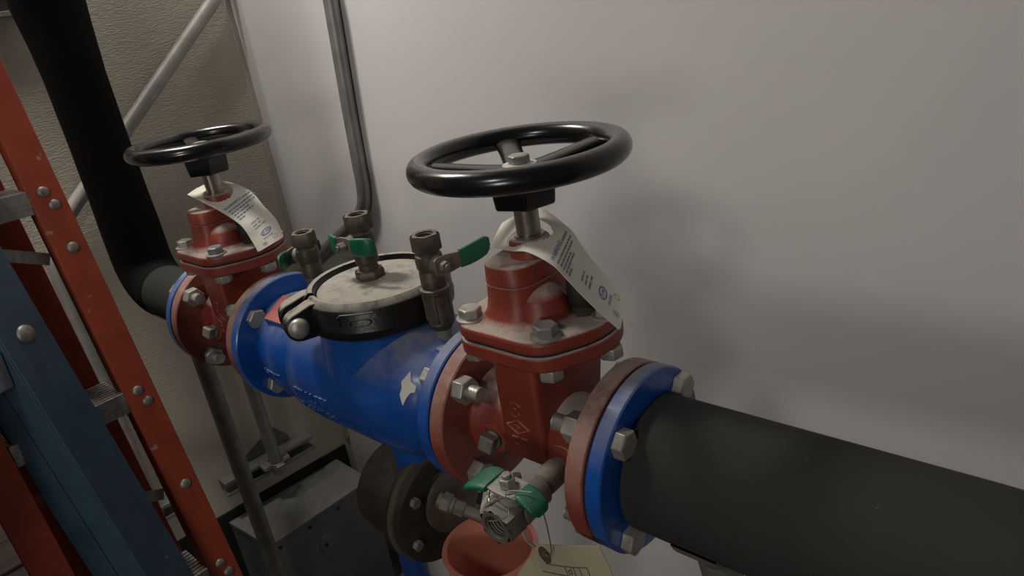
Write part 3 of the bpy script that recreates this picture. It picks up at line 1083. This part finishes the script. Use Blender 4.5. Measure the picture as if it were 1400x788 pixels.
tag_text('cl', 0.0325, 0.0295, 0.010)
tag_text('i1', 0.0325, 0.0395, 0.010)
tag_text('r', 0.044, 0.0395, 0.010)
tag_text('p', 0.052, 0.0395, 0.010)
tag_text('BA', 0.067, 0.031, 0.010, True)
w = smooth_path([(0.018, -0.120, 0.022), (0.030, -0.142, 0.010), (0.047, -0.134, 0.021), (0.061, -0.118, 0.019), (0.064, -0.112, 0.008), (0.066, -0.108, -0.02), (0.068, -0.108, -0.055), (0.064, -0.108, -0.066), (0.0525, -0.106, -0.0735), (0.0505, -0.097, -0.075)])
tag(G().tube(w, 0.0007, 6).build('tag_wire', WIRE), 'thin bent wire holding the manila tag to the drain valve handle', 'wire')
w = smooth_path([(0.068, -0.122, 0.024), (0.050, -0.136, 0.026), (0.058, -0.146, 0.012), (0.046, -0.150, 0.002), (0.036, -0.152, -0.002)])
G().tube(w, 0.0006, 6).build('wire_end', WIRE)
bpy.data.objects['wire_end'].parent = bpy.data.objects['tag_wire']

# ------------------------------------------------------------------ bypass detector under the body, tube, cup, cable tie
bd = thing('bypass_meter', (-0.33, 0, -0.29), 'dark cast bypass meter housing with brass rings under the blue body', 'meter')
MZ = -0.212
MX = 0.046
g = G().lathe([(0.058, -0.395), (0.070, -0.388), (0.074, -0.36), (0.070, -0.335), (0.066, -0.32), (0.080, -0.312), (0.082, -0.300)], (0, 0.0, MZ), (1, 0, 0), 48)
g.build('housing', IRON, bd)
G().lathe([(0.080, 0), (0.086, 0.002), (0.086, 0.010), (0.083, 0.012)], (-0.302, 0.0, MZ), (1, 0, 0), 64).build('brass_ring', RINGM, bd)
G().lathe([(0.083, 0), (0.083, 0.012), (0.078, 0.014)], (-0.290, 0.0, MZ), (1, 0, 0), 64).build('cover_plate', IRON, bd)
g = G().lathe([(0.046, 0), (0.050, 0.002), (0.050, 0.008), (0.044, 0.010), (0.030, 0.0115)], (-0.277, 0.014, MZ + 0.006), (1, 0, 0), 48)
g.build('raised_ring', RINGM, bd)
for k in range(6):
    a = math.radians(20 + 60 * k)
    y, z = 0.066 * math.cos(a), MZ + 0.066 * math.sin(a)
    G().hexa((-0.276, y, z), (-0.268, y, z), 0.014, rot=k).build('cover_bolt', DIRTY, bd, 0.0006)
G().lathe([(0.040, -0.170), (0.042, -0.158), (0.034, -0.150)], (-0.315, 0, 0), (0, 0, 1), 32).build('top_union', IRON, bd)
G().box((-0.408, -0.030, MZ - 0.062), (-0.372, 0.03, MZ - 0.035)).build('drain_lug', IRON, bd, 0.006)
G().hexa((-0.380, -0.045, MZ - 0.048), (-0.380, -0.028, MZ - 0.048), 0.016).build('drain_plug', DIRTY, bd, 0.001)

ct = thing('copper_tube', (-0.22, 0.01, -0.20), 'dusty tube with compression fitting leaving the bypass meter', 'tube')
p0 = Vector((-0.267, -0.016, MZ + 0.026))
dx = Vector((0.86, 0.36, -0.36)).normalized()
g = G().lathe([(0.0115, 0), (0.0115, 0.024), (0.010, 0.026)], p0, dx, 24)
g.build('fitting_body', DIRTY, ct)
G().hexa(p0 + dx * 0.006, p0 + dx * 0.020, 0.026).build('hex_nut', DIRTY, ct, 0.0008)
G().hexa(p0 + dx * 0.026, p0 + dx * 0.041, 0.020, 0.3).build('hex_nut', DIRTY, ct, 0.0008)
G().tube(smooth_path([p0 + dx * 0.038, p0 + dx * 0.065, p0 + dx * 0.085 + Vector((0, 0, -0.002)), p0 + dx * 0.115 + Vector((0, 0.006, 0.016)), p0 + dx * 0.13 + Vector((-0.01, 0.012, 0.05)), p0 + dx * 0.13 + Vector((-0.015, 0.014, 0.085))]), 0.0082, 16).build('tube', DIRTY, ct)

bd.location.x += MX
ct.location.x += MX

cup = thing('drain_cup', (-0.150, 0.0, -0.40), 'orange plastic drain cup below the near valve', 'cup')
g = G()
prof = [(0.050, -0.352), (0.058, -0.30), (0.0655, -0.251), (0.0672, -0.248), (0.0668, -0.246), (0.0600, -0.246), (0.0595, -0.249), (0.0530, -0.30), (0.045, -0.344), (0.0005, -0.346)]
g.lathe(prof, (-0.150, 0.0, 0), (0, 0, 1), 64)
g.build('bowl', PLASTIC, cup, angle=40)
G().lathe([(0.0215, FZ), (0.0215, -0.355), (0.05, -0.351)], (-0.150, 0.0, 0), (0, 0, 1), 28).build('drain_pipe', GALVD, cup)

tie = thing('cable_tie', (-0.02, -0.09, -0.12), 'off-white cable tie looped around the drain valve over the orange cup', 'cable tie')
w = smooth_path([(0.030, -0.104, 0.000), (0.006, -0.118, -0.012), (-0.010, -0.120, -0.036), (-0.004, -0.110, -0.020), (0.022, -0.100, -0.030), (0.030, -0.105, -0.055), (0.020, -0.090, -0.085), (0.022, -0.074, -0.112), (0.028, -0.070, -0.140), (0.020, -0.062, -0.180)])
G().tube(w, 0.0018, 8).build('strap', TIE, tie)
c = Vector((0.0215, -0.075, -0.108))
G().box(c - Vector((0.0042, 0.0035, 0.0052)), c + Vector((0.0042, 0.0035, 0.0052))).build('tie_head', TIE, tie, 0.0012)
w = smooth_path([(-0.060, -0.075, -0.062), (-0.045, -0.085, -0.040), (-0.020, -0.092, -0.038), (0.006, -0.098, -0.052), (0.012, -0.104, -0.066)])
G().tube(w, 0.0018, 8).build('strap', TIE, tie)

# ------------------------------------------------------------------ supports
def post(name, x, y, z1, r, m_, label, saddle=None, base=True):
    t = thing(name, (x, y, FZ), label, 'pipe stand')
    G().cyl((x, y, FZ + 0.008), (x, y, z1), r, seg=32).build('post', m_, t)
    if base:
        G().lathe([(r * 2.8, 0), (r * 2.8, 0.006), (r * 1.2, 0.009), (r * 1.2, 0.03)], (x, y, FZ), (0, 0, 1), 32).build('base_plate', m_, t)
    if saddle:
        rr = saddle
        g = G()
        vs_, fs = [], []
        n_ = 16
        for xx in (-0.022, 0.022):
            for i in range(n_ + 1):
                a = math.radians(205 + 130 * i / n_)
                for q in (rr, rr + 0.004):
                    vs_.append(Vector((x + xx, q * math.cos(a), q * math.sin(a))))
        k = 2 * (n_ + 1)
        for i in range(n_):
            fs += [(2 * i, 2 * i + 2, 2 * i + 2 + k, 2 * i + k), (2 * i + 1, 2 * i + 1 + k, 2 * i + 3 + k, 2 * i + 3), (2 * i, 2 * i + 1, 2 * i + 3, 2 * i + 2), (k + 2 * i, k + 2 * i + 2, k + 2 * i + 3, k + 2 * i + 1)]
        g.add(vs_, fs).build('saddle', m_, t)
        G().lathe([(r, z1 - 0.03), (r * 1.25, z1 - 0.005), (r * 1.25, z1)], (x, y, 0), (0, 0, 1), 28).build('collar', m_, t)
    return t


post('pipe_stand', -0.918, 0.0, -0.052, 0.0175, GALVD, 'old grey steel post standing under the black elbow in front of the grey box', saddle=0.0505)
post('pipe_stand', 0.197, -0.010, -0.074, 0.019, GALVD, 'steel post with saddle under the insulated pipe', saddle=0.0690)
post('meter_stand', -0.345, 0.0, -0.281, 0.021, POSTB, 'blue painted post under the bypass meter')

# ------------------------------------------------------------------ conduits, struts and box on the walls
def conduit(name, pts, r, m_, label, straps=()):
    o = thing(name, pts[0], label, 'conduit')
    G().tube(pts, r, 20).build('tube', m_, o, angle=60)
    for p in straps:
        straps
    return o


cy = 0.384
pts = [Vector((-0.735, cy, 2.2)), Vector((-0.752, cy, 0.48)), Vector((-0.776, cy, 0.275)), Vector((-0.7865, cy, 0.145))]
pts = [Vector((-0.752, cy, 2.25)), Vector((-0.757, cy, 0.48)), Vector((-0.7765, cy, 0.275)), Vector((-0.785, cy, 0.160))] + smooth_path([(-0.787, cy, 0.120), (-0.795, cy, 0.085), (-0.815, cy, 0.055), (-0.850, cy, 0.027), (-0.893, cy, 0.002)], 5) + [Vector((-1.035, cy, -0.077)), Vector((-1.12, cy, -0.125))]
conduit('wall_conduit', pts, 0.0145, GALV, 'grey steel conduit coming down the white wall and bending left')
ptsl = [wl(u, .032, z) for u, z in ((-0.06 + 0.12, 2.2), (0.03, 0.60))]
pts = [wl(0.022, .032, 2.2), wl(0.022, .032, 0.60), wl(0.027, .032, 0.56), wl(0.047, .032, 0.522), wl(0.294, .032, 0.309), wl(0.455, .032, 0.170)] + smooth_path([wl(0.480, .032, 0.147), wl(0.503, .032, 0.120), wl(0.516, .032, 0.085), wl(0.521, .032, 0.04)], 5) + [wl(0.522, .032, -0.1), wl(0.524, .032, -0.56)]
conduit('wall_conduit', pts, 0.0145, PALE, 'grey conduit running diagonally down the beige wall behind the riser pipe')
co = conduit('wall_conduit', [wl(0.236, .062, -0.02), wl(0.237, .062, -0.30), wl(0.236, .062, -0.605)], 0.0155, GALV, 'short vertical grey conduit clamped to the strut on the beige wall')
for uu in (0.0,):
    cl = G()
    c = wl(0.236, .062, -0.583)
    cl.lathe([(0.0165, 0), (0.0185, 0), (0.0185, 0.012), (0.0165, 0.012)], c, (0, 0, 1), 28, cap=False)
    cl.box((0.200, 0.040, -0.583), (0.222, 0.066, -0.571), WLM)
    cl.box((0.250, 0.040, -0.583), (0.272, 0.066, -0.571), WLM)
    cl.build('clamp', ZINC, co, 0.001)
    G().cyl(wl(0.246, .083, -0.577), wl(0.226, .083, -0.577), 0.004, seg=12).build('clamp_screw', ZINC, co)


def strut(u0, u1, z, label, h=0.041):
    t = thing('strut_channel', wl((u0 + u1) / 2, 0, z), label, 'bracket')
    prof = [(0, -h / 2), (0.041, -h / 2), (0.041, -h / 2 + 0.009), (0.035, -h / 2 + 0.009), (0.035, -h / 2 + 0.003), (0.003, -h / 2 + 0.003), (0.003, h / 2 - 0.003), (0.035, h / 2 - 0.003), (0.035, h / 2 - 0.009), (0.041, h / 2 - 0.009), (0.041, h / 2), (0, h / 2)]
    vs_, fs = [], []
    k = len(prof)
    for u in (u0, u1):
        for o_, zz in prof:
            vs_.append(wl(u, o_, z + zz))
    for i in range(k):
        j = (i + 1) % k
        fs.append((i, j, k + j, k + i))
    fs += [tuple(reversed(range(k))), tuple(range(k, 2 * k))]
    G().add(vs_, fs).build('channel', GALV, t, 0.0006)
    return t


strut(0.118, 0.366, -0.590, 'galvanised strut channel on the beige wall just above the grey box')
strut(0.455, 0.70, -0.560, 'galvanised strut channel glimpsed behind the blue and orange ladders')
strut(0.405, 0.75, 0.555, 'galvanised strut channel high on the beige wall beside the riser pipe')
# triangular wall plate behind the conduit
g = G()
Mw = Matrix(((WU.x, 0, WN.x, WO.x), (WU.y, 0, WN.y, WO.y), (0, 1, 0, 0), (0, 0, 0, 1)))
g.prism([(0.165, -0.568), (0.292, -0.568), (0.288, -0.548), (0.212, -0.512), (0.196, -0.512), (0.165, -0.556)], 0.0, 0.004, Mw)
tag(g.build('gusset_plate', GALVD, None, 0.001), 'flat grey angled plate on the beige wall behind the short conduit', 'plate')

bx = thing('steel_box', (-1.05, 0.19, FZ), 'grey sheet steel enclosure with screwed lid standing against the beige wall', 'box')
g = G()
bp = [Vector((-1.135, 0.335)), Vector((-0.976, 0.328)), Vector((-0.991, 0.030)), Vector((-1.166, 0.020))]
g.add([Vector((p.x, p.y, FZ + 0.002)) for p in bp] + [Vector((p.x, p.y, -0.703)) for p in bp], [(0, 1, 2, 3), (7, 6, 5, 4), (4, 5, 1, 0), (5, 6, 2, 1), (6, 7, 3, 2), (7, 4, 0, 3)])
g.build('cabinet', BOXM, bx, 0.002)
g = G()
c_ = sum(bp, Vector((0, 0))) / 4
b2 = [c_ + (p - c_) * 1.012 for p in bp]
g.add([Vector((p.x, p.y, -0.7025)) for p in b2] + [Vector((p.x, p.y, -0.690)) for p in b2], [(0, 1, 2, 3), (7, 6, 5, 4), (4, 5, 1, 0), (5, 6, 2, 1), (6, 7, 3, 2), (7, 4, 0, 3)])
g.build('lid', BOXM, bx, 0.002)
for t_ in (0.08, 0.36, 0.64, 0.92):
    p = b2[1].lerp(b2[2], t_)
    G().cyl((p.x - 0.001, p.y, -0.712), (p.x + 0.003, p.y, -0.712), 0.0038, seg=12).build('screw', DARK, bx)
p = b2[1].lerp(b2[2], 0.55)
G().lathe([(0.018, 0), (0.018, 0.002)], (p.x - 0.0015, p.y, -0.79), (1, 0, 0), 24, sy=1.6).build('latch_plate', BOXM, bx, 0.0005)
G().cyl((p.x, p.y, -0.79), (p.x + 0.002, p.y, -0.79), 0.005, seg=16).build('keyhole', DARK, bx)

# ------------------------------------------------------------------ ladders
def channel(g, x_front, depth, y0, y1, z0, z1, open_side, th=0.0045):
    """C channel along z; web on the side opposite to open_side, flanges front and back"""
    g.box((x_front - th, y0, z0), (x_front, y1, z1))
    g.box((x_front - depth, y0, z0), (x_front - depth + th, y1, z1))
    if open_side > 0:
        g.box((x_front - depth + th, y0, z0), (x_front - th, y0 + th, z1))
    else:
        g.box((x_front - depth + th, y1 - th, z0), (x_front - th, y1, z1))


def rivet(x, y, z, r, par, W, d=Vector((1, 0, 0))):
    dm = [(r * math.cos(a), r * .55 * math.sin(a)) for a in [PI / 2 * i / 5 for i in range(5)]] + [(r * .03, r * .55)]
    g = G().lathe([(r, -0.001)] + dm, (x, y, z), d, 20)
    g.v = [W @ p for p in g.v]
    return g.build('rivet', RIVET, par)


lean = -0.2144
ML = Matrix.Rotation(lean, 4, 'Y')
lf = Vector((-0.388, -0.21, FZ))
ol = thing('step_ladder', lf, 'orange fibreglass stepladder with aluminium steps leaning on the beige wall', 'ladder', M=ML)
W = WM[ol.name]
LLEN = 3.0


def wbuild(g, name, m_, par, W, **k):
    g.v = [W @ p for p in g.v]
    return g.build(name, m_, par, **k)


for y0, y1, od in ((-0.021, 0.021, 1), (-0.213, -0.171, -1)):
    g = G()
    channel(g, 0.0, 0.034, y0, y1, 0.0, LLEN, od)
    rl = wbuild(g, 'front_rail', ORANGE, ol, W, bevel=0.0012)
    for k in range(0, 9 if od > 0 else 0):
        zz = 0.137 + 0.305 * k
        yc = (y0 + y1) / 2
        rivet(0.0, yc - 0.002, zz + 0.010, 0.0078, rl, W)
        rivet(0.0, yc + 0.004, zz - 0.010, 0.0078, rl, W)
        rivet(0.0, yc + 0.002, zz - 0.072 - (0.08 if k == 3 else 0), 0.0082, rl, W)
for y0, y1, od in ((-0.064, -0.024, 1), (-0.165, -0.125, -1)):
    g = G()
    channel(g, -0.082, 0.036, y0, y1, 0.05, LLEN - 0.1, od)
    wbuild(g, 'rear_rail', ORANGE, ol, W, bevel=0.0012)
for k in range(0, 9):
    zz = 0.137 + 0.305 * k
    Mt = Matrix.Translation((-0.001, 0, zz)) @ Matrix.Rotation(-lean, 4, 'Y')
    g = G()
    g.box((-0.078, -0.170, -0.016), (-0.001, -0.0215, 0.014), Mt)
    for q in range(9):
        x = -0.074 + 0.0085 * q
        g.box((x, -0.170, 0.014), (x + 0.005, -0.0215, 0.0158), Mt)
    for q in range(2):
        g.box((-0.001, -0.170, -0.006 + 0.007 * q), (0.0004, -0.0215, -0.003 + 0.007 * q), Mt)
    wbuild(g, 'step', ALU, ol, W)
    for y0, sg in ((-0.022, -1),):
        g = G()
        a_ = Vector((-0.030, y0 + sg * 0.100, zz - 0.030 - (0.09 if k == 3 else 0)))
        b_ = Vector((-0.030, y0 + sg * 0.002, zz - 0.078 - (0.08 if k == 3 else 0)))
        d_ = (b_ - a_)
        n_ = Vector((0, -d_.z, d_.y)).normalized() * 0.0085
        wv = Vector((0.0015, 0, 0))
        g.add([a_ - wv - n_, a_ + wv - n_, b_ + wv - n_, b_ - wv - n_, a_ - wv + n_, a_ + wv + n_, b_ + wv + n_, b_ - wv + n_], [(3, 2, 1, 0), (4, 5, 6, 7), (0, 1, 5, 4), (1, 2, 6, 5), (2, 3, 7, 6), (3, 0, 4, 7)])
        wbuild(g, 'knee_brace', ALU, ol, W)

# blue ladder
lz = Vector((-0.213, -0.0625, 0.975)).normalized()
lx = Vector((0.87, 0.50, 0.0))
lx = (lx - lz * lx.dot(lz)).normalized()
ly = lz.cross(lx)
MB = Matrix(((lx.x, ly.x, lz.x, 0), (lx.y, ly.y, lz.y, 0), (lx.z, ly.z, lz.z, 0), (0, 0, 0, 1)))
bpnt = Vector((-0.597, -0.313, 0.133))
tfoot = (bpnt.z - FZ) / lz.z
bfoot = bpnt - lz * tfoot
bl = thing('step_ladder', bfoot, 'scuffed blue fibreglass ladder standing in front of the orange one', 'ladder', M=MB)
W = WM[bl.name]
for y0, y1, od in ((-0.033, 0.033, 1), (-0.52, -0.454, -1)):
    g = G()
    channel(g, 0.0, 0.088, y0, y1, 0.012, 2.5, od, th=0.005)
    rl = wbuild(g, 'side_rail', NAVY, bl, W, bevel=0.0015)
    rivet(0.0, (y0 + y1) / 2, tfoot, 0.0125, rl, W)
    g = G().box((-0.046, y0 - 0.0015 if od > 0 else y1, 0.02), (-0.044, y0 if od > 0 else y1 + 0.0015, 2.49))
    wbuild(g, 'rail_rib', NAVY, rl, W)
for k in range(-2, 4):
    g = G()
    zz = tfoot + 0.42 * k - 0.03
    Mt = Matrix.Translation((-0.008, 0, zz)) @ Matrix.Rotation(0.22, 4, 'Y')
    g.box((-0.074, -0.453, -0.026), (-0.006, -0.0335, 0.022), Mt)
    wbuild(g, 'step', ALU, bl, W, bevel=0.002)

# dark bench of wooden planks
bn = thing('plank_bench', (-0.92, -0.6, FZ), 'low dark wooden bench of rough planks behind the blue ladder', 'bench')
x = -1.135
for i in range(4):
    wd = 0.098 + 0.006 * (i % 2)
    G().box((x + .002, -1.05, -0.330 - 0.004 * (i % 2)), (x + wd - 0.004, -0.31 - 0.01 * i, -0.300 + 0.002 * (i % 3))).build('plank', WOOD, bn, 0.003)
    x += wd
for xx in (-1.11, -0.77):
    for yy in (-1.0, -0.40):
        G().box((xx, yy, FZ), (xx + 0.04, yy + 0.04, -0.331)).build('leg', WOOD, bn, 0.003)
